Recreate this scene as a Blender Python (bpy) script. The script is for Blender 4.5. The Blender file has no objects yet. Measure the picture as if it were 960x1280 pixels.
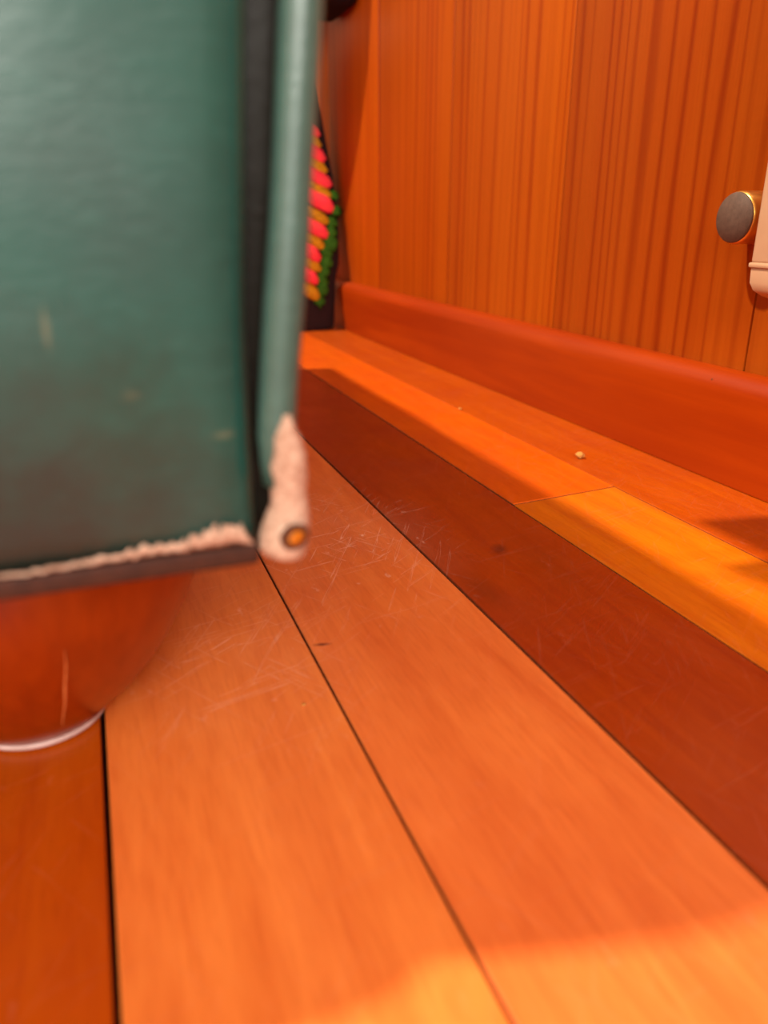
import bpy, bmesh, math, random
from mathutils import Vector, Matrix, noise
random.seed(7)
S = 0.22                       # camera height in metres; every plan measure below is in camera heights
SC = bpy.context.scene
COL = SC.collection

# ------------------------------------------------------------------ camera
PITCH = math.atan(365 / 960.0)
YAW = math.atan(383 / math.hypot(365, 960))
cd = bpy.data.cameras.new('camera')
cam = bpy.data.objects.new('camera', cd)
COL.objects.link(cam)
cd.sensor_fit = 'HORIZONTAL'
cd.sensor_width = 26.0
cd.lens = 26.0
cd.clip_start = 0.01
cam.location = (0, 0, S)
cam.rotation_euler = (math.pi / 2 - PITCH, 0, -YAW)
cd.dof.use_dof = True
cd.dof.focus_distance = 0.56
cd.dof.aperture_fstop = 5.2
SC.camera = cam

# ------------------------------------------------------------------ world, sun, fill lights, exposure
w = bpy.data.worlds.new('world')
SC.world = w
w.use_nodes = True
bg = w.node_tree.nodes['Background']
bg.inputs[0].default_value = (1.0, 0.90, 0.80, 1)
bg.inputs[1].default_value = 0.45

SUN_DIR = Vector((1.35, -0.40, -2.10)).normalized()
sd = bpy.data.lights.new('sun', 'SUN')
sd.energy = 4.8
sd.color = (1.0, 0.86, 0.66)
sd.angle = math.radians(1.7)
sun = bpy.data.objects.new('sun', sd)
COL.objects.link(sun)
sun.rotation_euler = SUN_DIR.to_track_quat('-Z', 'Y').to_euler()
sun.location = (-1, 0.5, 3)

def fill_light(loc, target, sx, sy, watts):
    ad = bpy.data.lights.new('fill_light', 'AREA')
    ad.shape = 'RECTANGLE'
    ad.size = sx
    ad.size_y = sy
    ad.energy = watts
    ad.color = (1.0, 0.93, 0.84)
    al = bpy.data.objects.new('fill_light', ad)
    COL.objects.link(al)
    al.location = loc
    al.rotation_euler = (Vector(target) - al.location).to_track_quat('-Z', 'Y').to_euler()


fill_light((-1.15, -0.8, 0.95), (0.05, 0.3, 0.0), 1.0, 0.9, 10)      # added soft fill, left of the sofa front
fill_light((-0.6, -2.5, 1.4), (0.0, 0.45, 0.0), 1.8, 1.2, 130)           # main added soft fill, behind the camera

SC.view_settings.view_transform = 'Standard'
SC.view_settings.look = 'None'
SC.view_settings.gamma = 1.0
SC.view_settings.use_curve_mapping = False
SC.view_settings.exposure = 0.0


# ------------------------------------------------------------------ helpers
def V(x, y, z):
    return Vector((x * S, y * S, z * S))


def srgb(r, g, b):
    def c(v):
        v /= 255.0
        return v / 12.92 if v <= 0.04045 else ((v + 0.055) / 1.055) ** 2.4
    return (c(r), c(g), c(b), 1.0)


def link(name, me, mat=None, parent=None, loc=(0, 0, 0)):
    o = bpy.data.objects.new(name, me)
    COL.objects.link(o)
    o.location = loc
    if parent is not None:
        o.parent = parent
    if mat is not None and me is not None and not me.materials:
        me.materials.append(mat)
    return o


def tag(o, label, cat, group=None):
    o['label'] = label
    o['category'] = cat
    if group:
        o['group'] = group
    return o


def empty(name, loc):
    o = bpy.data.objects.new(name, None)
    COL.objects.link(o)
    o.location = loc
    o.empty_display_size = 0.03
    return o


def mesh(name, verts, faces, smooth=False):
    me = bpy.data.meshes.new(name)
    me.from_pydata([tuple(v) for v in verts], [], faces)
    bm = bmesh.new()
    bm.from_mesh(me)
    bmesh.ops.recalc_face_normals(bm, faces=bm.faces)
    bm.to_mesh(me)
    bm.free()
    if smooth:
        for p in me.polygons:
            p.use_smooth = True
    return me


def box(name, lo, hi, bevel=0.0, seg=2, smooth=True):
    bm = bmesh.new()
    bmesh.ops.create_cube(bm, size=1)
    for v in bm.verts:
        for i in range(3):
            v.co[i] = lo[i] if v.co[i] < 0 else hi[i]
    if bevel:
        bmesh.ops.bevel(bm, geom=list(bm.edges), offset=bevel, segments=seg, affect='EDGES', profile=0.5)
    me = bpy.data.meshes.new(name)
    bm.to_mesh(me)
    bm.free()
    if smooth and bevel:
        for p in me.polygons:
            p.use_smooth = True
        try:
            me.set_sharp_from_angle(angle=math.radians(40))
        except Exception:
            pass
    return me


def rings(name, ringlist, smooth=True, cap=True):
    n = len(ringlist[0])
    vs, fs = [], []
    for r in ringlist:
        vs += r
    for i in range(len(ringlist) - 1):
        for j in range(n):
            k = (j + 1) % n
            fs.append((i * n + j, i * n + k, (i + 1) * n + k, (i + 1) * n + j))
    if cap:
        fs.append(tuple(range(n)))
        fs.append(tuple(range((len(ringlist) - 1) * n, len(ringlist) * n)))
    return mesh(name, vs, fs, smooth)


def lathe(name, prof, n=48, axis='Z', smooth=True):
    rl = []
    for r, z in prof:
        ring = []
        for j in range(n):
            a = 2 * math.pi * j / n
            c, s = r * math.cos(a), r * math.sin(a)
            ring.append(Vector((c, s, z)) if axis == 'Z' else Vector((z, c, s)))
        rl.append(ring)
    return rings(name, rl, smooth)


def tube(name, pts, rad, n=16, jitter=0.0):
    rl = []
    for i, p in enumerate(pts):
        t = (pts[min(i + 1, len(pts) - 1)] - pts[max(i - 1, 0)]).normalized()
        u = t.orthogonal().normalized() if abs(t.y) > 0.9 else t.cross(Vector((0, 1, 0))).normalized()
        v = t.cross(u).normalized()
        r = rad[i] if isinstance(rad, (list, tuple)) else rad
        ring = []
        for j in range(n):
            a = 2 * math.pi * j / n
            d = u * math.cos(a) + v * math.sin(a)
            q = p + d * r
            if jitter:
                q += d * jitter * noise.noise(q * 160)
            ring.append(q)
        rl.append(ring)
    return rings(name, rl)


def lerp_tab(tab, z):
    if z <= tab[0][0]:
        return tab[0][1]
    for (a, b), (c, d) in zip(tab, tab[1:]):
        if z <= c:
            return b + (d - b) * (z - a) / (c - a)
    return tab[-1][1]


# ------------------------------------------------------------------ materials
class NT:
    def __init__(self, name, rough=0.5, spec=0.5):
        self.m = bpy.data.materials.new(name)
        self.m.use_nodes = True
        self.t = self.m.node_tree
        self.b = self.t.nodes['Principled BSDF']
        self.b.inputs['Roughness'].default_value = rough
        self.b.inputs['Specular IOR Level'].default_value = spec

    def n(self, kind, **kw):
        nd = self.t.nodes.new('ShaderNode' + kind)
        for k, v in kw.items():
            setattr(nd, k, v)
        return nd

    def l(self, a, b):
        self.t.links.new(a, b)

    def coord(self, kind='Object', scale=(1, 1, 1), rot=(0, 0, 0), loc=(0, 0, 0)):
        tc = self.n('TexCoord')
        mp = self.n('Mapping')
        mp.inputs['Scale'].default_value = scale
        mp.inputs['Rotation'].default_value = rot
        mp.inputs['Location'].default_value = loc
        self.l(tc.outputs[kind], mp.inputs['Vector'])
        return mp.outputs[0]

    def world(self, scale=(1, 1, 1), rot=(0, 0, 0), loc=(0, 0, 0)):
        g = self.n('NewGeometry')
        mp = self.n('Mapping')
        mp.inputs['Scale'].default_value = scale
        mp.inputs['Rotation'].default_value = rot
        mp.inputs['Location'].default_value = loc
        self.l(g.outputs['Position'], mp.inputs['Vector'])
        return mp.outputs[0]

    def noise(self, vec, scale=5, detail=4, rough=0.5, dist=0.0):
        nd = self.n('TexNoise')
        nd.inputs['Scale'].default_value = scale
        nd.inputs['Detail'].default_value = detail
        nd.inputs['Roughness'].default_value = rough
        nd.inputs['Distortion'].default_value = dist
        self.l(vec, nd.inputs['Vector'])
        return nd.outputs['Fac']

    def ramp(self, fac, stops, interp='LINEAR'):
        r = self.n('ValToRGB')
        r.color_ramp.interpolation = interp
        el = r.color_ramp.elements
        while len(el) < len(stops):
            el.new(0.5)
        for e, (p, c) in zip(el, stops):
            e.position = p
            e.color = c if len(c) == 4 else (*c, 1)
        self.l(fac, r.inputs[0])
        return r.outputs[0]

    def val(self, fac, a, b, ca=0.0, cb=1.0):
        m = self.n('MapRange')
        m.inputs[1].default_value = a
        m.inputs[2].default_value = b
        m.inputs[3].default_value = ca
        m.inputs[4].default_value = cb
        self.l(fac, m.inputs[0])
        return m.outputs[0]

    def math(self, op, a, b=None):
        m = self.n('Math', operation=op)
        for i, x in enumerate((a, b)):
            if x is None:
                continue
            if isinstance(x, (int, float)):
                m.inputs[i].default_value = x
            else:
                self.l(x, m.inputs[i])
        return m.outputs[0]

    def mix(self, fac, a, b, mode='MIX'):
        m = self.n('Mix', data_type='RGBA', blend_type=mode)
        for s, x in ((0, fac), (6, a), (7, b)):
            if isinstance(x, (int, float)):
                m.inputs[s].default_value = x
            elif isinstance(x, (tuple, list)):
                m.inputs[s].default_value = x if len(x) == 4 else (*x, 1)
            else:
                self.l(x, m.inputs[s])
        return m.outputs[2]

    def bump(self, h, strength=0.2, dist=0.001):
        bp = self.n('Bump')
        bp.inputs['Strength'].default_value = strength
        bp.inputs['Distance'].default_value = dist
        self.l(h, bp.inputs['Height'])
        self.l(bp.outputs[0], self.b.inputs['Normal'])

    def color(self, c):
        if isinstance(c, (tuple, list)):
            self.b.inputs['Base Color'].default_value = c if len(c) == 4 else (*c, 1)
        else:
            self.l(c, self.b.inputs['Base Color'])

    def attr(self, name):
        a = self.n('Attribute', attribute_type='OBJECT', attribute_name=name)
        return a.outputs['Color']


def spot(N, cx, cy, rx, ry, rot=0.0, soft=0.5):
    """0..1 blob in the floor plane at a place given in camera heights."""
    v = N.world(scale=(1, 1, 1), loc=(-cx * S, -cy * S, 0))
    mp = N.n('Mapping')
    mp.inputs['Rotation'].default_value = (0, 0, rot)
    N.l(v, mp.inputs['Vector'])
    m2 = N.n('Mapping')
    m2.inputs['Scale'].default_value = (1 / (rx * S), 1 / (ry * S), 0)
    N.l(mp.outputs[0], m2.inputs['Vector'])
    ln = N.n('VectorMath', operation='LENGTH')
    N.l(m2.outputs[0], ln.inputs[0])
    return N.val(ln.outputs['Value'], 1.0, 1.0 - soft)


def mat_floor():
    N = NT('varnished_floor_wood', 0.36, 0.30)
    tint = N.attr('tint')
    seed = N.n('Attribute', attribute_type='OBJECT', attribute_name='seed').outputs['Fac']
    base = N.world(scale=(1, 1, 1))
    add = N.n('VectorMath', operation='ADD')
    cb = N.n('CombineXYZ')
    N.l(seed, cb.inputs[0])
    N.l(seed, cb.inputs[1])
    N.l(base, add.inputs[0])
    N.l(cb.outputs[0], add.inputs[1])
    mp = N.n('Mapping')
    mp.inputs['Scale'].default_value = (60, 5, 1)
    N.l(add.outputs[0], mp.inputs['Vector'])
    g1 = N.noise(mp.outputs[0], 1.0, 5, 0.6, 0.8)
    mp2 = N.n('Mapping')
    mp2.inputs['Scale'].default_value = (420, 40, 1)
    N.l(add.outputs[0], mp2.inputs['Vector'])
    g2 = N.noise(mp2.outputs[0], 1.0, 3, 0.6, 0.2)
    big = N.noise(add.outputs[0], 9, 3, 0.5, 0.3)
    c = N.mix(N.val(g1, 0.25, 0.75), tint, N.mix(1.0, tint, (0.80, 0.62, 0.55, 1), 'MULTIPLY'))
    c = N.mix(N.val(g2, 0.45, 0.8, 0, 0.45), c, N.mix(1.0, c, (0.72, 0.5, 0.4, 1), 'MULTIPLY'))
    c = N.mix(N.val(big, 0.35, 0.7, 0, 0.6), c, N.mix(1.0, c, (0.86, 0.66, 0.6, 1), 'MULTIPLY'))
    # knot and stains
    for cx, cy, rx, ry, rot, k in ((1.155, 2.02, 0.035, 0.055, 0.5, 0.8), (0.97, 1.78, 0.06, 0.16, 0.0, 0.35),
                                   (0.445, 1.64, 0.028, 0.010, 0.2, 0.9), (1.24, 1.86, 0.10, 0.3, 0.1, 0.22)):
        f = N.math('MULTIPLY', spot(N, cx, cy, rx, ry, rot, 0.8), k)
        c = N.mix(f, c, (0.10, 0.012, 0.004, 1))
    # scratches: thin pale lines in three directions, and rubbed pale flecks, where the floor is worn
    worn = N.math('MAXIMUM', spot(N, 0.68, 2.35, 0.45, 0.8, 0.0, 0.9), N.math('MULTIPLY', spot(N, 0.25, 1.7, 0.4, 0.6, 0, 0.9), 0.55))
    worn = N.math('MAXIMUM', worn, 0.05)
    tot = None
    for rz, sc, lo in ((0.5, 1.0, 0.0), (-0.55, 1.15, 3.1), (1.35, 0.9, 7.7), (0.95, 1.3, 5.2)):
        v = N.world(scale=(1, 1, 1), rot=(0, 0, rz), loc=(lo, lo, 0))
        m2 = N.n('Mapping')
        m2.inputs['Scale'].default_value = (260 * sc, 9 * sc, 1)
        N.l(v, m2.inputs['Vector'])
        n1 = N.noise(m2.outputs[0], 1.0, 2, 0.5, 0.3)
        line = N.val(N.math('ABSOLUTE', N.math('SUBTRACT', n1, 0.665)), 0.022, 0.0)
        tot = line if tot is None else N.math('MAXIMUM', tot, line)
    fl = N.noise(N.world(scale=(90, 45, 1)), 1.0, 3, 0.6)
    fleck = N.val(fl, 0.66, 0.74)
    tot = N.math('MAXIMUM', N.math('MULTIPLY', tot, 0.7), fleck)
    fac = N.math('MULTIPLY', N.math('MULTIPLY', tot, worn), 0.7)
    haze = N.math('MULTIPLY', N.math('MULTIPLY', worn, N.val(N.noise(N.world(scale=(16, 9, 1)), 1.0, 4, 0.65), 0.35, 0.75)), 0.26)
    c = N.mix(haze, c, srgb(240, 170, 130))
    c = N.mix(fac, c, srgb(244, 200, 176))
    N.color(c)
    rr = N.math('ADD', N.val(big, 0.3, 0.7, 0.30, 0.44), N.math('MULTIPLY', fac, 0.3))
    N.l(rr, N.b.inputs['Roughness'])
    h = N.math('ADD', N.math('MULTIPLY', g1, 0.6), N.math('MULTIPLY', g2, 0.25))
    N.bump(h, 0.25, 0.0006)
    return N.m


def mat_wall():
    N = NT('pine_wall_board', 0.42, 0.25)
    tint = N.attr('tint')
    seed = N.n('Attribute', attribute_type='OBJECT', attribute_name='seed').outputs['Fac']
    g = N.world()
    cb = N.n('CombineXYZ')
    N.l(seed, cb.inputs[1])
    N.l(seed, cb.inputs[0])
    add = N.n('VectorMath', operation='ADD')
    N.l(g, add.inputs[0])
    N.l(cb.outputs[0], add.inputs[1])
    mp = N.n('Mapping')
    mp.inputs['Scale'].default_value = (0.2, 9, 0.28)
    N.l(add.outputs[0], mp.inputs['Vector'])
    warp = N.noise(mp.outputs[0], 1.0, 3, 0.55, 0.2)
    sx = N.n('SeparateXYZ')
    N.l(add.outputs[0], sx.inputs[0])
    ph = N.math('ADD', N.math('MULTIPLY', sx.outputs['Y'], 300.0), N.math('MULTIPLY', warp, 34.0))
    sn = N.math('SINE', ph)
    line = N.math('POWER', N.val(sn, -0.5, 1.0), 3.0)
    mp3 = N.n('Mapping')
    mp3.inputs['Scale'].default_value = (0.2, 13, 0.25)
    N.l(add.outputs[0], mp3.inputs['Vector'])
    patch = N.noise(mp3.outputs[0], 1.0, 2, 0.5)
    amt = N.math('MULTIPLY', line, N.val(patch, 0.34, 0.62, 0.15, 0.75))
    mp4 = N.n('Mapping')
    mp4.inputs['Scale'].default_value = (1, 350, 12)
    N.l(add.outputs[0], mp4.inputs['Vector'])
    fine = N.noise(mp4.outputs[0], 1.0, 3, 0.6)
    c = N.mix(amt, tint, N.mix(1.0, tint, (0.60, 0.34, 0.2, 1), 'MULTIPLY'))
    c = N.mix(N.val(patch, 0.45, 0.75, 0, 0.7), c, N.mix(1.0, c, (0.84, 0.62, 0.5, 1), 'MULTIPLY'))
    c = N.mix(N.val(fine, 0.4, 0.8, 0, 0.35), c, N.mix(1.0, c, (0.75, 0.55, 0.4, 1), 'MULTIPLY'))
    N.color(c)
    mp5 = N.n('Mapping')
    mp5.inputs['Scale'].default_value = (1, 110, 190)
    N.l(add.outputs[0], mp5.inputs['Vector'])
    dim = N.noise(mp5.outputs[0], 1.0, 2, 0.5)
    h = N.math('ADD', N.math('MULTIPLY', amt, -0.5), N.math('MULTIPLY', dim, 0.5))
    N.bump(h, 0.35, 0.0007)
    return N.m


def mat_base():
    N = NT('red_stained_skirting_wood', 0.34, 0.35)
    v = N.world(scale=(50, 3, 60))
    g = N.noise(v, 1.0, 5, 0.6, 0.6)
    big = N.noise(N.world(scale=(4, 2.5, 8)), 1.0, 2, 0.5)
    c = N.ramp(g, [(0.25, srgb(170, 60, 0)), (0.75, srgb(142, 42, 0))])
    c = N.mix(N.val(big, 0.35, 0.7, 0, 0.6), c, srgb(134, 34, 0))
    N.color(c)
    N.bump(g, 0.15, 0.0006)
    return N.m


def mat_vinyl(name, col, dark=False):
    N = NT(name, 0.38, 0.15 if col[1] < 0.02 else 0.55)
    wv = N.coord('Object', (1, 1, 3.0))
    wr = N.noise(wv, 120, 3, 0.55, 0.4)
    fi = N.noise(N.coord('Object', (1, 1, 1.6)), 900, 2, 0.5)
    blot = N.noise(N.coord('Object'), 22, 3, 0.55)
    c = N.mix(N.val(blot, 0.35, 0.7), col, tuple(x * 0.72 for x in col[:3]) + (1,))
    c = N.mix(N.val(wr, 0.5, 0.8, 0, 0.35), c, tuple(min(1, x * 1.35 + 0.01) for x in col[:3]) + (1,))
    if not dark:
        # two rubbed scuffs in the lower part of the panel
        for px, pz, rx, rz, k in ((-0.049, 0.885, 0.006, 0.030, 0.2), (0.035, 0.80, 0.014, 0.008, 0.13),
                                  (0.145, 0.737, 0.02, 0.008, 0.15)):
            m = N.world(loc=(-px * S, 0, -pz * S))
            m2 = N.n('Mapping')
            m2.inputs['Scale'].default_value = (1 / (rx * S), 0, 1 / (rz * S))
            N.l(m, m2.inputs['Vector'])
            ln = N.n('VectorMath', operation='LENGTH')
            N.l(m2.outputs[0], ln.inputs[0])
            f = N.math('MULTIPLY', N.val(ln.outputs['Value'], 1.0, 0.3), k)
            c = N.mix(f, c, srgb(165, 150, 110))
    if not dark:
        # low corner darkened in the colour, for its dim reflection of shaded floor
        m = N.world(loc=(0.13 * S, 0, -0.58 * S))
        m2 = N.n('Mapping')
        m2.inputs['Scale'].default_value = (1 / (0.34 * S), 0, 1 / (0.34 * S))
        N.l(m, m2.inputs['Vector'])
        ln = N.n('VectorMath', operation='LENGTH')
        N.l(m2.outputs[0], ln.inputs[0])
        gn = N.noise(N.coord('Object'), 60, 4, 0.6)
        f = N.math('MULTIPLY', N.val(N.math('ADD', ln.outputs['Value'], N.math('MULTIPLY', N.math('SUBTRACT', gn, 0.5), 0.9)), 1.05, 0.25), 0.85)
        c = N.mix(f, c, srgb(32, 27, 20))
    N.color(c)
    N.bump(N.math('ADD', wr, N.math('MULTIPLY', fi, 0.4)), 0.16, 0.0010)
    N.l(N.val(blot, 0.3, 0.7, 0.30, 0.42), N.b.inputs['Roughness'])
    return N.m


def mat_noise(name, c1, c2, scale=200, rough=0.8, bump=0.4, dist=0.001, spec=0.3, stretch=(1, 1, 1)):
    N = NT(name, rough, spec)
    v = N.coord('Object', stretch)
    f = N.noise(v, scale, 4, 0.6)
    N.color(N.ramp(f, [(0.3, c1), (0.7, c2)]))
    if bump:
        N.bump(f, bump, dist)
    return N.m


M_FLOOR = mat_floor()
M_WALL = mat_wall()
M_BASE = mat_base()
M_SUB = mat_noise("dirty_gap", srgb(84, 40, 16), srgb(120, 60, 26), 300, 0.9)
M_SIDE = mat_noise('dirty_board_side', srgb(150, 72, 28), srgb(104, 46, 16), 400, 0.9)
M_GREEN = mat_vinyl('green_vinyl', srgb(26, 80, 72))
M_ROLL = mat_vinyl('green_vinyl_roll', srgb(60, 94, 86), True)
M_RECESS = mat_vinyl('shade_dark_vinyl', srgb(24, 22, 16), True)
M_TORN = mat_noise('torn_backing', srgb(206, 178, 156), srgb(160, 124, 102), 420, 0.9, 0.8, 0.002)
M_FOOT = mat_noise('polished_foot_wood', srgb(136, 46, 3), srgb(120, 36, 2), 40, 0.28, 0.05, 0.0005, 0.5, (3, 3, 0.6))
M_GLIDE = mat_noise('pale_glide', srgb(200, 172, 166), srgb(170, 138, 130), 80, 0.45, 0)
M_CRACK = mat_noise('pale_crack', srgb(200, 112, 56), srgb(160, 72, 24), 200, 0.7, 0)
M_HOLE = mat_noise('torn_hole_rim', srgb(92, 50, 26), srgb(66, 34, 18), 300, 0.9)
M_LIP = mat_noise('brown_worn_vinyl', srgb(66, 34, 20), srgb(46, 24, 16), 200, 0.7)
M_TACK = mat_noise('amber_tack', srgb(206, 132, 30), srgb(160, 84, 14), 200, 0.4, 0)
M_GREY = mat_noise('grey_rubber', srgb(108, 84, 72), srgb(92, 70, 60), 240, 0.6, 0.15, 0.0005)
M_WHITE = mat_noise('cream_plastic', srgb(206, 164, 130), srgb(198, 154, 120), 30, 0.35, 0.0, spec=0.5)
M_DARKBAG = mat_noise('blackish_cloth', srgb(30, 8, 10), srgb(46, 16, 14), 240, 0.85, 0.4)
M_PINK = mat_noise('pink_thread', srgb(255, 72, 62), srgb(236, 40, 72), 160, 0.8, 0.5, 0.002, 0.2, (0.4, 1, 2))
M_YELLOW = mat_noise('olive_yellow_thread', srgb(222, 146, 12), srgb(150, 96, 6), 160, 0.8, 0.5, 0.002, 0.2, (0.4, 1, 2))
M_LEAFT = mat_noise('green_thread', srgb(62, 112, 16), srgb(30, 62, 10), 200, 0.8, 0.5, 0.002, 0.2)
M_NAVY = mat_noise('dark_purple_cloth', srgb(34, 20, 34), srgb(20, 12, 20), 200, 0.9, 0.4)
M_PLASTER = mat_noise('plaster', srgb(226, 196, 160), srgb(214, 182, 146), 60, 0.8, 0.1)
M_LEAF = mat_noise('ivy_leaf', srgb(54, 104, 40), srgb(34, 74, 28), 90, 0.5, 0.1)
M_CLAY = mat_noise('terracotta', srgb(186, 96, 60), srgb(160, 78, 48), 90, 0.8, 0.2)
M_SOIL = mat_noise('soil', srgb(50, 34, 24), srgb(30, 20, 14), 200, 0.95, 0.5)
M_CRUMB = mat_noise('tan_crumb', srgb(206, 146, 70), srgb(170, 104, 44), 500, 0.8, 0.4)
M_BRASS = NT('brass', 0.3)
M_BRASS.color(srgb(226, 170, 80))
M_BRASS.b.inputs['Metallic'].default_value = 0.9
M_BRASS = M_BRASS.m

# ------------------------------------------------------------------ floor: boards over a dark sub floor
WX = 2.42                      # wall plane
Y0, Y1 = -7.0, 12.0
XL = -9.0
floor = link('floor', box('floor', V(XL, Y0, -0.16), V(WX + 0.1, Y1, -0.09)), M_SUB)
floor['kind'] = 'structure'
floor['label'] = 'varnished orange wooden floor of wide boards with dark gaps'

#            x-left, x-right, gaps(left,right mm), joints in Y, tints
LINES = [-0.083, 0.411, 0.908, 1.404, 1.893]
GAP = {0: 2.3, 1: 1.2, 2: 2.3, 3: 1.4, 4: 1.9}
edges = [LINES[0] - 0.494 * k for k in range(18, 0, -1)] + LINES + [WX]
gaps = [1.8] * 18 + [GAP[k] for k in range(5)] + [0.0]
TINT = {17: [(182, 82, 2)], 18: [(234, 138, 62)], 19: [(230, 130, 60)], 20: [(158, 58, 0)],
        21: [(216, 118, 4), (216, 96, 0)], 22: [(180, 78, 0)]}
for i in range(len(edges) - 1):
    a, b = edges[i], edges[i + 1]
    if a < XL:
        continue
    ga, gb = gaps[i] * 0.0005 / S, gaps[i + 1] * 0.0005 / S
    if i == 21:
        js = [2.395]
    elif i in (18, 19, 20, 22):
        js = []
    else:
        js = [random.uniform(-2, 9)]
    cuts = [Y0] + js + [Y1]
    tl = TINT.get(i, [(226, 118, 34), (214, 100, 24)])
    for k in range(len(cuts) - 1):
        lo, hi = cuts[k] + 0.003 * (k > 0), cuts[k + 1] - 0.003 * (k < len(cuts) - 2)
        top = random.uniform(-0.0008, 0.0) / S
        bm = bmesh.new()
        x0, x1 = a + ga, b - gb
        sk = 0.022 if i == 21 else 0.0      # the visible butt joint is cut a little out of square
        pts = [(x0, lo - sk * (k > 0)), (x1, lo + sk * (k > 0)), (x1, hi + sk * (k == 0 and len(js) > 0)), (x0, hi - sk * (k == 0 and len(js) > 0))]
        vt = [bm.verts.new(V(x, y, top)) for x, y in pts]
        vb = [bm.verts.new(V(x, y, -0.09)) for x, y in pts]
        bm.faces.new(vt)
        bm.faces.new(vb[::-1])
        for j in range(4):
            bm.faces.new((vt[j], vb[j], vb[(j + 1) % 4], vt[(j + 1) % 4]))
        bmesh.ops.recalc_face_normals(bm, faces=bm.faces)
        ed = [e for e in bm.edges if all(abs(v.co.z - top * S) < 1e-6 for v in e.verts)]
        bmesh.ops.bevel(bm, geom=ed, offset=0.0007, segments=2, affect='EDGES', profile=0.5)
        me = bpy.data.meshes.new('floorboard')
        bm.to_mesh(me)
        bm.free()
        me.materials.append(M_FLOOR)
        me.materials.append(M_SIDE)         # dirt on the sides, down in the gaps
        for p in me.polygons:
            if abs(p.normal.z) < 0.3:
                p.material_index = 1
        o = link('floorboard', me, None, floor)
        o['tint'] = srgb(*tl[k % len(tl)])[:3]
        o['seed'] = random.uniform(0, 20)

# ------------------------------------------------------------------ right wall of vertical boards
ZT = 9.5
wall = link('wall_right', box('wall_right', V(WX + 0.08, Y0, -0.09), V(WX + 0.3, Y1, ZT)), M_SUB)
wall['kind'] = 'structure'
wall['label'] = 'orange pine wall of wide vertical boards with strong grain'
joints = [2.376 + 1.41 * k for k in range(-7, 9)]
joints = [Y0] + [j for j in joints if Y0 < j < Y1 - 0.1] + [Y1]
WT = [(178, 84, 12), (176, 80, 10), (184, 86, 8), (176, 78, 0), (182, 80, 0), (178, 78, 0)]
for k in range(len(joints) - 1):
    g = 0.004
    me = box('wall_board', V(WX, joints[k] + g, 0.0), V(WX + 0.085, joints[k + 1] - g, ZT), 0.0009, 2)
    o = link('wall_board', me, M_WALL, wall)
    o['tint'] = srgb(*WT[k % len(WT)])[:3]
    o['seed'] = random.uniform(0, 20)

# back and left walls of plain plaster: mostly behind the sofa
wb = link('wall_back', box('wall_back', V(XL, Y1, -0.16), V(WX + 0.3, Y1 + 0.3, ZT)), M_PLASTER)
wb['kind'] = 'structure'
wl = link('wall_left', box('wall_left', V(XL - 0.3, Y0, -0.16), V(XL, Y1 + 0.3, ZT)), M_PLASTER)
wl['kind'] = 'structure'

# unseen plaster slab added over the near half to block sun; rest open sky
cl = link('sun_blocking_ceiling', box('sun_blocking_ceiling', V(XL - 0.3, Y0, ZT), V(WX + 0.3, 1.75, ZT + 0.3)), M_PLASTER)
cl['kind'] = 'structure'

# skirting board with a rounded top
BX, BH = 2.315, 0.435
prof = [(WX - 0.001, 0.0), (BX, 0.0), (BX, BH - 0.085)]
for j in range(1, 9):
    a = math.pi / 2 * j / 8
    prof.append((BX + 0.085 * (1 - math.cos(a)), BH - 0.085 + 0.085 * math.sin(a)))
prof += [(WX - 0.001, BH)]
rl = [[V(x, y, z) for x, z in prof] for y in (Y0, -3, 0, 3, 6, 9, Y1)]
bs = link('baseboard_right', rings('baseboard_right', rl, smooth=True), M_BASE)
bs.data.set_sharp_from_angle(angle=math.radians(35))
bs['kind'] = 'structure'
bs['label'] = 'red-brown skirting board with a rounded top edge'
nh = link('nail_hole', lathe('nail_hole', [(0.0009, 0), (0.0009, 0.0006)], 10, 'X'), M_SUB, bs, V(BX + 0.013, 2.44, BH - 0.038))
nh.rotation_euler = (0, 0.5, 0)

# ------------------------------------------------------------------ sofa
SY = 1.0                       # front plane of the sofa
SB, ST = 0.548, 2.10           # underside and arm height
PANEL = [(0.54, 0.186), (0.88, 0.190), (1.23, 0.214), (2.6, 0.30)]
ROLLR = [(0.54, 0.252), (0.60, 0.252), (0.73, 0.246), (0.83, 0.256), (0.98, 0.275), (1.24, 0.301), (2.0, 0.35), (2.73, 0.42)]
SW = -5.9                      # left end of the sofa
SD = 5.7                       # back plane
CXM = (SW + 0.27) / 2
sofa = empty('sofa', V(CXM, (SY + SD) / 2, 0))
tag(sofa, 'dark green vinyl sofa with worn torn corner piping and round wooden feet', 'sofa')
bpy.context.view_layer.update()
SINV = sofa.matrix_world.inverted()


def sofa_part(name, me, mat, parent=None):
    p = parent or sofa
    me.transform(Matrix.Translation(-sofa.location))
    o = link(name, me, mat, p)
    return o


def mirrored(me):
    m = me.copy()
    m.transform(Matrix.Translation(V(CXM, 0, 0)) @ Matrix.Scale(-1, 4, Vector((1, 0, 0))) @ Matrix.Translation(-V(CXM, 0, 0)))
    m.flip_normals()
    return m


# arm: flared outer side, rounded top
ARMW = 0.86


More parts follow.
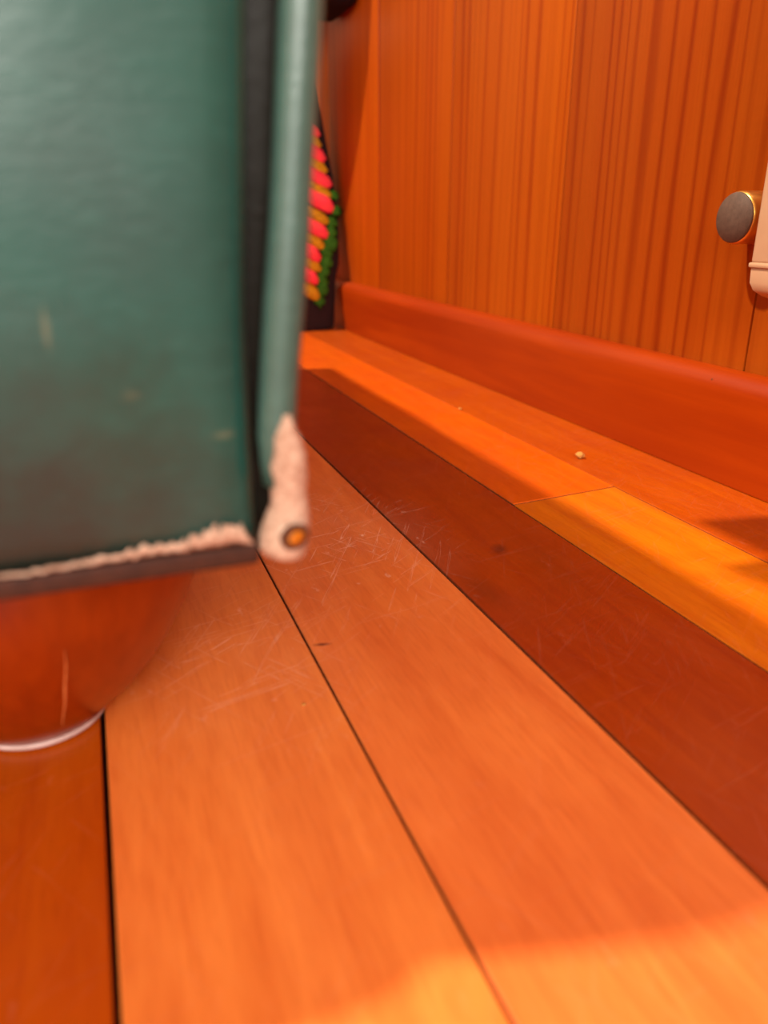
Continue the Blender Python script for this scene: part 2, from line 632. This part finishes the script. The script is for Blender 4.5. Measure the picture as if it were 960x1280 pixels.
def arm_mesh():
    rl = []
    ys = [SY + 0.07, SY + 0.085] + [SY + 0.1 + (SD - 0.2 - SY) * k / 6 for k in range(7)] + [SD]
    for y in ys:
        ring = []
        n = 14
        zs = [SB + (ST - 0.22 - SB) * k / n for k in range(n + 1)]
        for z in zs:
            ring.append(V(lerp_tab(ROLLR, z) - 0.03, y, z))
        xr = lerp_tab(ROLLR, ST - 0.22) - 0.03
        for j in range(1, 8):
            a = math.pi * j / 8
            cx = xr - 0.33
            ring.append(V(cx + 0.36 * math.cos(a) + (0.03 * math.sin(a)), y, ST - 0.22 + 0.22 * math.sin(a)))
        for z in zs[::-1]:
            ring.append(V(-0.62 + 0.08 * (z - SB) / (ST - SB), y, z))
        rl.append(ring)
    return rings('arm', rl)


am = arm_mesh()
am2 = mirrored(am)
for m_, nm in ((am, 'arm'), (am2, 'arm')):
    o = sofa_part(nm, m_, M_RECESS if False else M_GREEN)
    o.data.set_sharp_from_angle(angle=math.radians(50))


# padded front panel of the arm
def panel_mesh():
    nx, nz = 28, 60
    vs, fs = [], []
    for k in range(nz + 1):
        z = SB + 0.006 + (1.95 - SB) * k / nz
        xr = lerp_tab(PANEL, z)
        xl = -0.60 + 0.08 * (z - SB) / (ST - SB)
        for j in range(nx + 1):
            t = j / nx
            t2 = 0.5 - 0.5 * math.cos(math.pi * t)
            x = xl + (xr - xl) * t2
            d = min(x - xl, xr - x)
            e = min(1.0, d / 0.05)
            ez = min(1.0, (z - SB - 0.006) / 0.05, (1.956 - z) / 0.05)
            r = 0.05
            off = r - math.sqrt(max(0.0, r * r - (r - min(d, r)) ** 2))
            dz = max(0.0, min(z - SB - 0.006, 1.956 - z))
            offz = r - math.sqrt(max(0.0, r * r - (r - min(dz, r)) ** 2))
            pillow = 0.03 * math.sin(math.pi * t2) ** 0.7 * min(1.0, dz / 0.3)
            wob = 0.006 * noise.noise(Vector((x * 5, 0, z * 4)))
            y = SY - 0.01 + max(off, offz) - pillow + wob
            vs.append(V(x, y, z))
    w_ = nx + 1
    for k in range(nz):
        for j in range(nx):
            fs.append((k * w_ + j, k * w_ + j + 1, (k + 1) * w_ + j + 1, (k + 1) * w_ + j))
    # skirt back to the arm front
    border = [j for j in range(w_)] + [k * w_ + nx for k in range(1, nz + 1)] + [nz * w_ + j for j in range(nx - 1, -1, -1)] + [k * w_ for k in range(nz - 1, 0, -1)]
    n0 = len(vs)
    for i in border:
        v = vs[i].copy()
        v.y = (SY + 0.09) * S
        vs.append(v)
    nb = len(border)
    for j in range(nb):
        k = (j + 1) % nb
        fs.append((border[j], n0 + j, n0 + k, border[k]))
    fs.append(tuple(n0 + j for j in range(nb)))
    return mesh('arm_front_panel', vs, fs, True)


pm = panel_mesh()
pm2 = mirrored(pm)
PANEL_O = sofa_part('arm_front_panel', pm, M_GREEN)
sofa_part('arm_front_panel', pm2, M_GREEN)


# recess strip beside the panel, its shade put into a near-black colour
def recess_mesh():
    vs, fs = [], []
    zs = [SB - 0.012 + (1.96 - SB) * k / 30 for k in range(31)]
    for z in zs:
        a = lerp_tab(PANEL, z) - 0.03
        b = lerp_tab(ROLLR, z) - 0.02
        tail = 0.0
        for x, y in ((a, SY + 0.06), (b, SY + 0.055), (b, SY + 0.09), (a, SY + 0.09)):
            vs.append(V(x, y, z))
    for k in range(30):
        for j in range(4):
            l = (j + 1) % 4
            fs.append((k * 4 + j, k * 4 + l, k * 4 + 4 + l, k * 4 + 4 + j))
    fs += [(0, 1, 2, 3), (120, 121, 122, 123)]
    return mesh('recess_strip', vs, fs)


rm = recess_mesh()
rm2 = mirrored(rm)
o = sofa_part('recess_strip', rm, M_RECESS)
o['label'] = 'recessed vinyl strip with its shade coloured in'
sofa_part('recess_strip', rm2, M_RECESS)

# corner roll (piping) and its worn lower end
zs = [0.66 + (2.0 - 0.66) * k / 40 for k in range(41)]
rp = [V(lerp_tab(ROLLR, z) - 0.029, SY + 0.0, z) for z in zs]
rr_ = [S * (0.026 + 0.003 * noise.noise(Vector((0, 0, z * 5)))) for z in zs]
t1 = tube('piping', rp, rr_, 20)
t2 = mirrored(t1)
sofa_part('piping', t1, M_ROLL)
sofa_part('piping', t2, M_ROLL)

zs = [0.76, 0.745, 0.73, 0.71, 0.69, 0.67, 0.65, 0.63, 0.61, 0.59, 0.575, 0.56, 0.552, 0.548]
xc = [0.229, 0.2295, 0.2295, 0.2295, 0.2295, 0.2300, 0.2305, 0.2305, 0.229, 0.225, 0.221, 0.217, 0.214, 0.213]
ra = [0.004, 0.010, 0.017, 0.0225, 0.0245, 0.0245, 0.0245, 0.026, 0.030, 0.0345, 0.036, 0.033, 0.024, 0.006]
tp = [V(x - 0.002, SY - 0.006 - 0.020 * max(0, min(1, (z - 0.64) / 0.1)), z) for x, z in zip(xc, zs)]
te = sofa_part('torn_end', tube('torn_end', tp, [r * S for r in ra], 24, 0.0009), M_TORN)
te['label'] = 'pinkish frayed backing at the bottom of the corner roll'


# frayed torn strip along the lower edge of the panel
def fray_mesh():
    vs, fs = [], []
    n = 150
    for k in range(n + 1):
        t = k / n
        x = -0.56 + (0.172 + 0.56) * t
        hgt = 0.0035 + 0.030 * max(0.0, (x + 0.15) / 0.29) ** 1.4 if x > -0.15 else 0.0035
        hgt *= 0.65 + 0.8 * abs(noise.noise(Vector((x * 45, 0.3, 0)))) + 0.55 * noise.noise(Vector((x * 160, 2, 0)))
        hgt = max(0.0008, hgt)
        if x > 0.155:
            hgt *= max(0.2, (0.172 - x) / 0.017)
        zb = 0.585 - 0.006 * t + 0.003 * noise.noise(Vector((x * 90, 5, 0)))
        for m_ in range(4):
            q = m_ / 3
            z = zb + hgt * q
            bulge = 0.010 * math.sin(math.pi * min(1, q * 0.9 + 0.1))
            t2 = (x + 0.6) / 0.78
            vs.append(V(x, SY - 0.01 - 0.03 * 0.15 + 0.012 - bulge - 0.006 * noise.noise(Vector((x * 60, z * 90, 1))) - 0.016 * q, z))
    for k in range(n):
        for m_ in range(3):
            fs.append((k * 4 + m_, k * 4 + 4 + m_, k * 4 + 5 + m_, k * 4 + 1 + m_))
    n0 = len(vs)
    return mesh('frayed_edge', vs, fs, True)


fm = fray_mesh()
o = sofa_part('frayed_edge', fm, M_TORN)
sm = o.modifiers.new('thickness', 'SOLIDIFY')
sm.thickness = 0.0004
sm.offset = -1
o['label'] = 'pinkish frayed tear along the bottom edge'

o = sofa_part('bottom_lip', box('bottom_lip', V(-0.6, SY - 0.014, SB - 0.002), V(0.182, SY + 0.09, 0.577), 0.0015, 3), M_LIP)
o['label'] = 'brown worn lip under the green panel'

# base, back, seat cushions
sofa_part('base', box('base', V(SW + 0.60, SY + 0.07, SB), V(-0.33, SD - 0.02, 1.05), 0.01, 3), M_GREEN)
sofa_part('front_rail', box('front_rail', V(SW + 0.93, SY + 0.0, SB + 0.01), V(-0.66, SY + 0.12, 1.05), 0.008, 3), M_GREEN)
sofa_part('back', box('back', V(SW + 0.85, SD - 0.85, 1.1), V(-0.58, SD, ST), 0.03, 4), M_GREEN)
sw = (-0.60 - (SW + 0.87)) / 2
for k in range(2):
    x0 = SW + 0.87 + sw * k
    sofa_part('seat_cushion', box('seat_cushion', V(x0 + 0.01, SY - 0.02, 1.05), V(x0 + sw - 0.01, SD - 0.84, 1.62), 0.028, 4), M_GREEN)

# round wooden feet
FP = [(0.130, 0.014), (0.142, 0.022), (0.172, 0.055), (0.215, 0.095), (0.252, 0.14), (0.287, 0.19), (0.318, 0.245), (0.346, 0.30), (0.368, 0.36), (0.382, 0.43), (0.388, 0.50), (0.384, 0.56)]
FX, FY = -0.205, 1.575
for k, (fx, fy) in enumerate([(FX, FY), (2 * CXM - FX, FY), (FX, SD - 0.5), (2 * CXM - FX, SD - 0.5)]):
    me = lathe('foot', [(r * S, z * S) for r, z in FP], 56)
    me.transform(Matrix.Translation(V(fx, fy, 0)))
    ft = sofa_part('foot', me, M_FOOT)
    if k == 0:
        ft['label'] = 'bowl-shaped polished red-brown wooden foot'
    gm = lathe('glide', [(0.10 * S, 0.0), (0.128 * S, 0.0), (0.135 * S, 0.005 * S), (0.137 * S, 0.013 * S), (0.130 * S, 0.017 * S)], 48)
    gm.transform(Matrix.Translation(V(fx, fy, 0)))
    sofa_part('glide', gm, M_GLIDE, ft)
    if k == 0:
        for ang, z0, z1, wdt in ((-1.30, 0.09, 0.33, 0.0009),):
            vs, fs = [], []
            for j in range(15):
                z = z0 + (z1 - z0) * j / 14
                r = lerp_tab([(b, a) for a, b in FP], z) + 0.0025
                a = ang + 0.008 * noise.noise(Vector((z * 12, 0, 0)))
                ww = wdt / S / r * math.sin(math.pi * (j + 0.5) / 15)
                for da, rr in ((-ww, r - 0.004), (0, r), (ww, r - 0.004)):
                    vs.append(V(fx + rr * math.cos(a + da), fy + rr * math.sin(a + da), z))
            for j in range(14):
                for q in range(3):
                    l = (q + 1) % 3
                    fs.append((j * 3 + q, j * 3 + l, j * 3 + 3 + l, j * 3 + 3 + q))
            fs += [(0, 1, 2), (42, 43, 44)]
            sofa_part('crack', mesh('crack', vs, fs), M_CRACK, ft)

# tack sits in the torn end
def dished(prof):
    m_ = lathe('tack', prof, 20)
    m_.transform(Matrix.Translation(V(0.226, SY - 0.041, 0.592)) @ Matrix.Rotation(0.35, 4, 'Z') @ Matrix.Rotation(math.pi / 2, 4, 'X') @ Matrix.Scale(1.25, 4, Vector((1, 0, 0))))
    return m_


rim_ = sofa_part('tack_rim', dished([(0.0020, -0.001), (0.0037, -0.001), (0.0041, 0.0005), (0.0036, 0.0014), (0.0026, 0.0012)]), M_HOLE, te)
sofa_part('tack', dished([(0.0001, -0.001), (0.0030, -0.001), (0.0029, 0.0007), (0.0016, 0.0016), (0.0001, 0.0018)]), M_TACK, te)

# ------------------------------------------------------------------ embroidered bag at the far end of the wall
BGY, LEAN = 7.25, 0.32         # its front leans back: y = BGY + LEAN * z
bag = empty('embroidered_bag', V(1.9, BGY + 0.3, 0))
tag(bag, 'black cloth bag embroidered with pink, yellow and green petals at the far wall end', 'bag')
BPROF = [(0.0, 2.22), (0.05, 2.25), (0.3, 2.29), (0.44, 2.308), (0.60, 2.36), (0.85, 2.39), (1.05, 2.405), (1.4, 2.395), (1.9, 2.350), (2.2, 2.31), (2.45, 2.22), (2.6, 2.0)]
rl = []
for z, xr in BPROF:
    ring = []
    xl = 2 * 1.55 - xr
    hw = (xr - xl) / 2
    d = 0.15 + 0.05 * math.sin(math.pi * min(1, z / 2.6)) - 0.1 * max(0, z - 2.2) / 0.4
    for j in range(40):
        a = 2 * math.pi * j / 40
        c, s = math.cos(a), math.sin(a)
        ring.append(Vector(((xl + hw + hw * math.copysign(abs(c) ** 0.6, c)) * S, (BGY + LEAN * z + 0.2 + d * math.copysign(abs(s) ** 0.7, s)) * S, z * S)))
    rl.append(ring)
bm_ = rings('body', rl)
bm_.transform(Matrix.Translation(-bag.location))
link('body', bm_, M_DARKBAG, bag)


def lobe(name, mat, z, xr, hz, tilt, proud=0.03):
    """A long padded petal running left from its rounded right end, lying on the leaning front."""
    L = xr - 1.58
    rl = []
    for k in range(19):
        t = k / 18
        x = xr - L * (1 - t)
        e = math.sqrt(max(0.0, 1 - ((t - 0.86) / 0.14) ** 2)) if t > 0.86 else 1.0
        e *= min(1.0, 0.12 + 1.25 * t)
        e = max(e, 0.05) * (1 + 0.14 * noise.noise(Vector((x * 20, z * 7, 0))))
        zc = z + tilt * (xr - x)
        ring = []
        for j in range(12):
            a = 2 * math.pi * j / 12
            zz = zc + hz * e * math.cos(a)
            ring.append(V(x, BGY + LEAN * zz + 0.01 - proud * math.sin(a) * e, zz))
        rl.append(ring)
    me = rings(name, rl)
    twin = me.copy()               # the flower's other half, mirrored about the bag's middle
    for v in twin.vertices:
        v.co.x = 2 * 1.55 * S - v.co.x
    twin.flip_normals()
    for m_ in (me, twin):
        m_.transform(Matrix.Translation(-bag.location))
        link(name, m_, mat, bag)


for z, xr, hz in [(1.76, 2.275, 0.06), (1.55, 2.305, 0.075), (1.32, 2.340, 0.075), (1.11, 2.338, 0.085), (0.87, 2.25, 0.075), (0.665, 2.15, 0.075), (0.46, 2.10, 0.07)]:
    lobe('petal', M_PINK, z, xr, hz, 0.42, 0.05)
for z, xr, hz in [(1.665, 2.275, 0.06), (1.44, 2.31, 0.06), (1.215, 2.325, 0.055), (0.985, 2.27, 0.06), (0.765, 2.20, 0.06), (0.56, 2.14, 0.06), (0.32, 2.10, 0.07)]:
    lobe('stripe', M_YELLOW, z, xr, hz, 0.42, 0.035)
for x, z, r in [(2.335, 1.22, 0.045), (2.345, 1.08, 0.05), (2.295, 0.98, 0.05), (2.27, 0.89, 0.055), (2.25, 0.80, 0.06), (2.205, 0.72, 0.06), (2.19, 0.62, 0.06), (2.165, 0.55, 0.055), (2.13, 0.47, 0.06), (2.12, 0.38, 0.055), (2.08, 0.28, 0.055)]:
    me = bpy.data.meshes.new('scallop')
    b_ = bmesh.new()
    bmesh.ops.create_icosphere(b_, subdivisions=2, radius=1)
    for v in b_.verts:
        v.co = Vector((v.co.x * r * S, v.co.y * 0.018 * S, v.co.z * r * 1.25 * S)) * (1 + 0.7 * noise.noise(v.co * 1.7 + Vector((z * 9, 0, 0))))
    b_.to_mesh(me)
    b_.free()
    for p in me.polygons:
        p.use_smooth = True
    for sx_ in (x, 3.1 - x):
        o = link('scallop', me, M_LEAFT, bag, V(sx_, BGY + LEAN * z + 0.012, z) - bag.location)
        o.rotation_euler = (-math.atan(LEAN), 0, 0)

# ------------------------------------------------------------------ dark bag hanging on the wall, only its underside in view
hang = empty('hanging_bag', V(WX - 0.3, 7.3, 2.6))
tag(hang, 'dark purple cloth bag hanging on the wooden wall, only its underside showing at the top', 'bag')
rl = []
for x, ya, yb, zb, zt in [(0.005, 6.90, 7.95, 2.70, 4.2), (0.06, 6.84, 8.02, 2.66, 4.25), (0.15, 6.80, 8.15, 2.68, 4.25), (0.3, 6.85, 8.30, 2.72, 4.2), (0.5, 6.98, 8.45, 2.74, 4.1), (0.7, 7.18, 8.55, 2.76, 3.95), (0.9, 7.42, 8.6, 2.78, 3.8), (1.1, 7.72, 8.65, 2.80, 3.65), (1.25, 7.95, 8.6, 2.84, 3.5), (1.32, 8.1, 8.5, 2.95, 3.3)]:
    ring = []
    cy, cz, ry, rz = (ya + yb) / 2, (zb + zt) / 2, (yb - ya) / 2, (zt - zb) / 2
    for j in range(40):
        a = 2 * math.pi * j / 40
        c, s = math.cos(a), math.sin(a)
        ring.append(V(WX - x, cy + ry * math.copysign(abs(c) ** 0.5, c), cz + rz * math.copysign(abs(s) ** 0.5, s)))
    rl.append(ring)
me = rings('body', rl)
me.transform(Matrix.Translation(-hang.location))
link('body', me, M_NAVY, hang)
st = tube('strap', [V(WX - 0.5, 7.1, 4.0), V(WX - 0.3, 7.3, 4.7), V(WX - 0.06, 7.6, 5.2), V(WX - 0.3, 7.9, 4.7), V(WX - 0.5, 8.1, 3.95)], 0.006, 10)
st.transform(Matrix.Translation(-hang.location))
link('strap', st, M_NAVY, hang)
pg = tube('peg', [V(WX + 0.02, 7.6, 5.2), V(WX - 0.12, 7.6, 5.2), V(WX - 0.14, 7.6, 5.27)], 0.007, 12)
peg = link('wall_peg', pg, M_BASE)
tag(peg, 'small wooden peg on the wall holding the hanging dark bag', 'peg')

# ------------------------------------------------------------------ door stop knob and cream plastic box on the wall
KY, KZ, KR = 2.385, 1.008, 0.090
kb = empty('door_stop', V(WX, KY, KZ))
tag(kb, 'round grey-faced door stop with a brass rim on the wooden wall', 'door stop')
link('stem', lathe('stem', [(0.07 * S, 0.0), (0.07 * S, -0.03 * S), (0.055 * S, -0.04 * S), (0.055 * S, -0.06 * S)], 32, 'X'), M_BRASS, kb)
link('rim', lathe('rim', [(0.05 * S, -0.03 * S), (KR * S, -0.04 * S), (KR * S * 1.03, -0.05 * S), (KR * S * 1.03, -0.14 * S), (KR * S * 0.98, -0.152 * S)], 48, 'X'), M_BRASS, kb)
link('pad', lathe('pad', [(KR * S * 0.98, -0.145 * S), (KR * S * 0.98, -0.154 * S), (KR * S * 0.94, -0.16 * S), (0.001, -0.162 * S)], 48, 'X'), M_GREY, kb)

PX = 0.30                      # how far the box stands off the wall
pb = empty('plastic_box', V(WX, 1.6, 0.8))
tag(pb, 'cream plastic wall box with a rounded lower cap at the right edge', 'box')
YB = 2.132
b1 = box('housing', V(WX - PX, 1.1, 0.86), V(WX, YB, 2.1), 0.003, 3)
b1.transform(Matrix.Translation(-pb.location))
link('housing', b1, M_WHITE, pb)
b2 = box('lip', V(WX - PX - 0.003, 1.09, 0.849), V(WX, YB + 0.003, 0.866), 0.0012, 2)
b2.transform(Matrix.Translation(-pb.location))
link('lip', b2, M_WHITE, pb)
rl = []
for z, i_ in ((0.85, 0.005), (0.80, 0.007), (0.775, 0.017), (0.757, 0.038), (0.748, 0.06), (0.745, 0.09)):
    rl.append([V(WX - PX + i_, 1.1, z), V(WX - PX + i_, YB - i_, z), V(WX - 0.002, YB - i_, z), V(WX - 0.002, 1.1, z)])
b3 = rings('lower_cap', rl)
b3.set_sharp_from_angle(angle=math.radians(50))
b3.transform(Matrix.Translation(-pb.location))
link('lower_cap', b3, M_WHITE, pb)

# ------------------------------------------------------------------ potted ivy on the sofa arm (above the frame): its leaves shade the floor by the skirting
ivy = empty('potted_ivy', V(-0.37, 2.3, ST))
tag(ivy, 'small ivy in a terracotta pot standing on the sofa arm', 'plant')
link('pot', lathe('pot', [(0.12 * S, 0), (0.14 * S, 0.02 * S), (0.18 * S, 0.3 * S), (0.2 * S, 0.3 * S), (0.2 * S, 0.38 * S), (0.175 * S, 0.38 * S), (0.175 * S, 0.34 * S)], 36), M_CLAY, ivy)
link('soil', lathe('soil', [(0.176 * S, 0.30 * S), (0.176 * S, 0.34 * S), (0.001, 0.35 * S)], 24), M_SOIL, ivy)
LS = [(0, 0), (0.30, -0.28), (0.62, -0.22), (0.50, 0.02), (0.80, 0.30), (0.42, 0.34), (0.40, 0.60), (0.0, 1.15), (-0.40, 0.60), (-0.42, 0.34), (-0.80, 0.30), (-0.50, 0.02), (-0.62, -0.22), (-0.30, -0.28)]


def ivy_leaf(tip, base, size):
    """five-lobed leaf, tip at `tip`, lying about flat."""
    d = (tip - base)
    d.z = 0
    d.normalize()
    sx = Vector((d.y, -d.x, 0))
    vs = [tip - d * (1.15 - y) * size * S + sx * x * size * S + Vector((0, 0, -0.25 * abs(x) * size * S)) for x, y in LS]
    n = len(vs)
    ctr = tip - d * 0.95 * size * S
    vs2 = vs + [ctr + Vector((0, 0, 0.004))]
    vs2 += [v - Vector((0, 0, 0.0006)) for v in vs2]
    fs = []
    for j in range(n):
        k = (j + 1) % n
        fs.append((j, k, n))
        fs.append((j + n + 1, k + n + 1, 2 * n + 1))
        fs.append((j, k, k + n + 1, j + n + 1))
    me = mesh('leaf', vs2, fs)
    me.transform(Matrix.Translation(-ivy.location))
    link('leaf', me, M_LEAF, ivy)
    st_ = tube('stem', [ivy.location + Vector((0, 0, 0.34 * S)), (ivy.location + ctr) / 2 + Vector((0, 0, 0.05)), ctr], 0.0011, 6)
    st_.transform(Matrix.Translation(-ivy.location))
    link('stem', st_, M_LEAF, ivy)


def back_to(fx, fy, z):
    t = z / SUN_DIR.z * S
    return Vector((fx * S + SUN_DIR.x * t, fy * S + SUN_DIR.y * t, z * S))


for (tx, ty, bx, by, z, s_) in [(1.935, 2.0, 2.12, 1.80, 2.05, 0.46), (1.735, 1.665, 1.93, 1.50, 2.0, 0.40)]:
    ivy_leaf(back_to(tx, ty, z), back_to(bx, by, z), s_)
for k in range(9):
    a = 1.9 + k * 0.3
    tip = ivy.location + V(0.45 * math.cos(a), 0.45 * math.sin(a), 0.42 + 0.12 * (k % 3))
    ivy_leaf(tip, ivy.location + Vector((0, 0, 0.1)), 0.2)


# ------------------------------------------------------------------ crumbs on the floor
def crumb(px, py, r, label, sq=0.6):
    me = bpy.data.meshes.new('crumb')
    b_ = bmesh.new()
    bmesh.ops.create_icosphere(b_, subdivisions=3, radius=1)
    for v in b_.verts:
        f = 1 + 0.5 * noise.noise(v.co * 1.3 + Vector((px, py, 0)))
        v.co = Vector((v.co.x * r * f, v.co.y * r * f * 0.85, max(-0.95, v.co.z * f) * r * sq))
    b_.to_mesh(me)
    b_.free()
    for p in me.polygons:
        p.use_smooth = True
    zmin = min(v.co.z for v in me.vertices)
    o = link('crumb', me, M_CRUMB, None, (px * S, py * S, -zmin - 0.0004))
    tag(o, label, 'crumb')


crumb(1.985, 2.80, 0.0042, 'small tan crumb on the sunlit floorboard nearest the skirting', 0.75)
crumb(1.89, 3.84, 0.0022, 'tiny pale speck on a floorboard seam near the far end')
crumb(0.335, 1.405, 0.0011, 'tiny splinter crumb on the worn board in front of the sofa corner', 0.5)
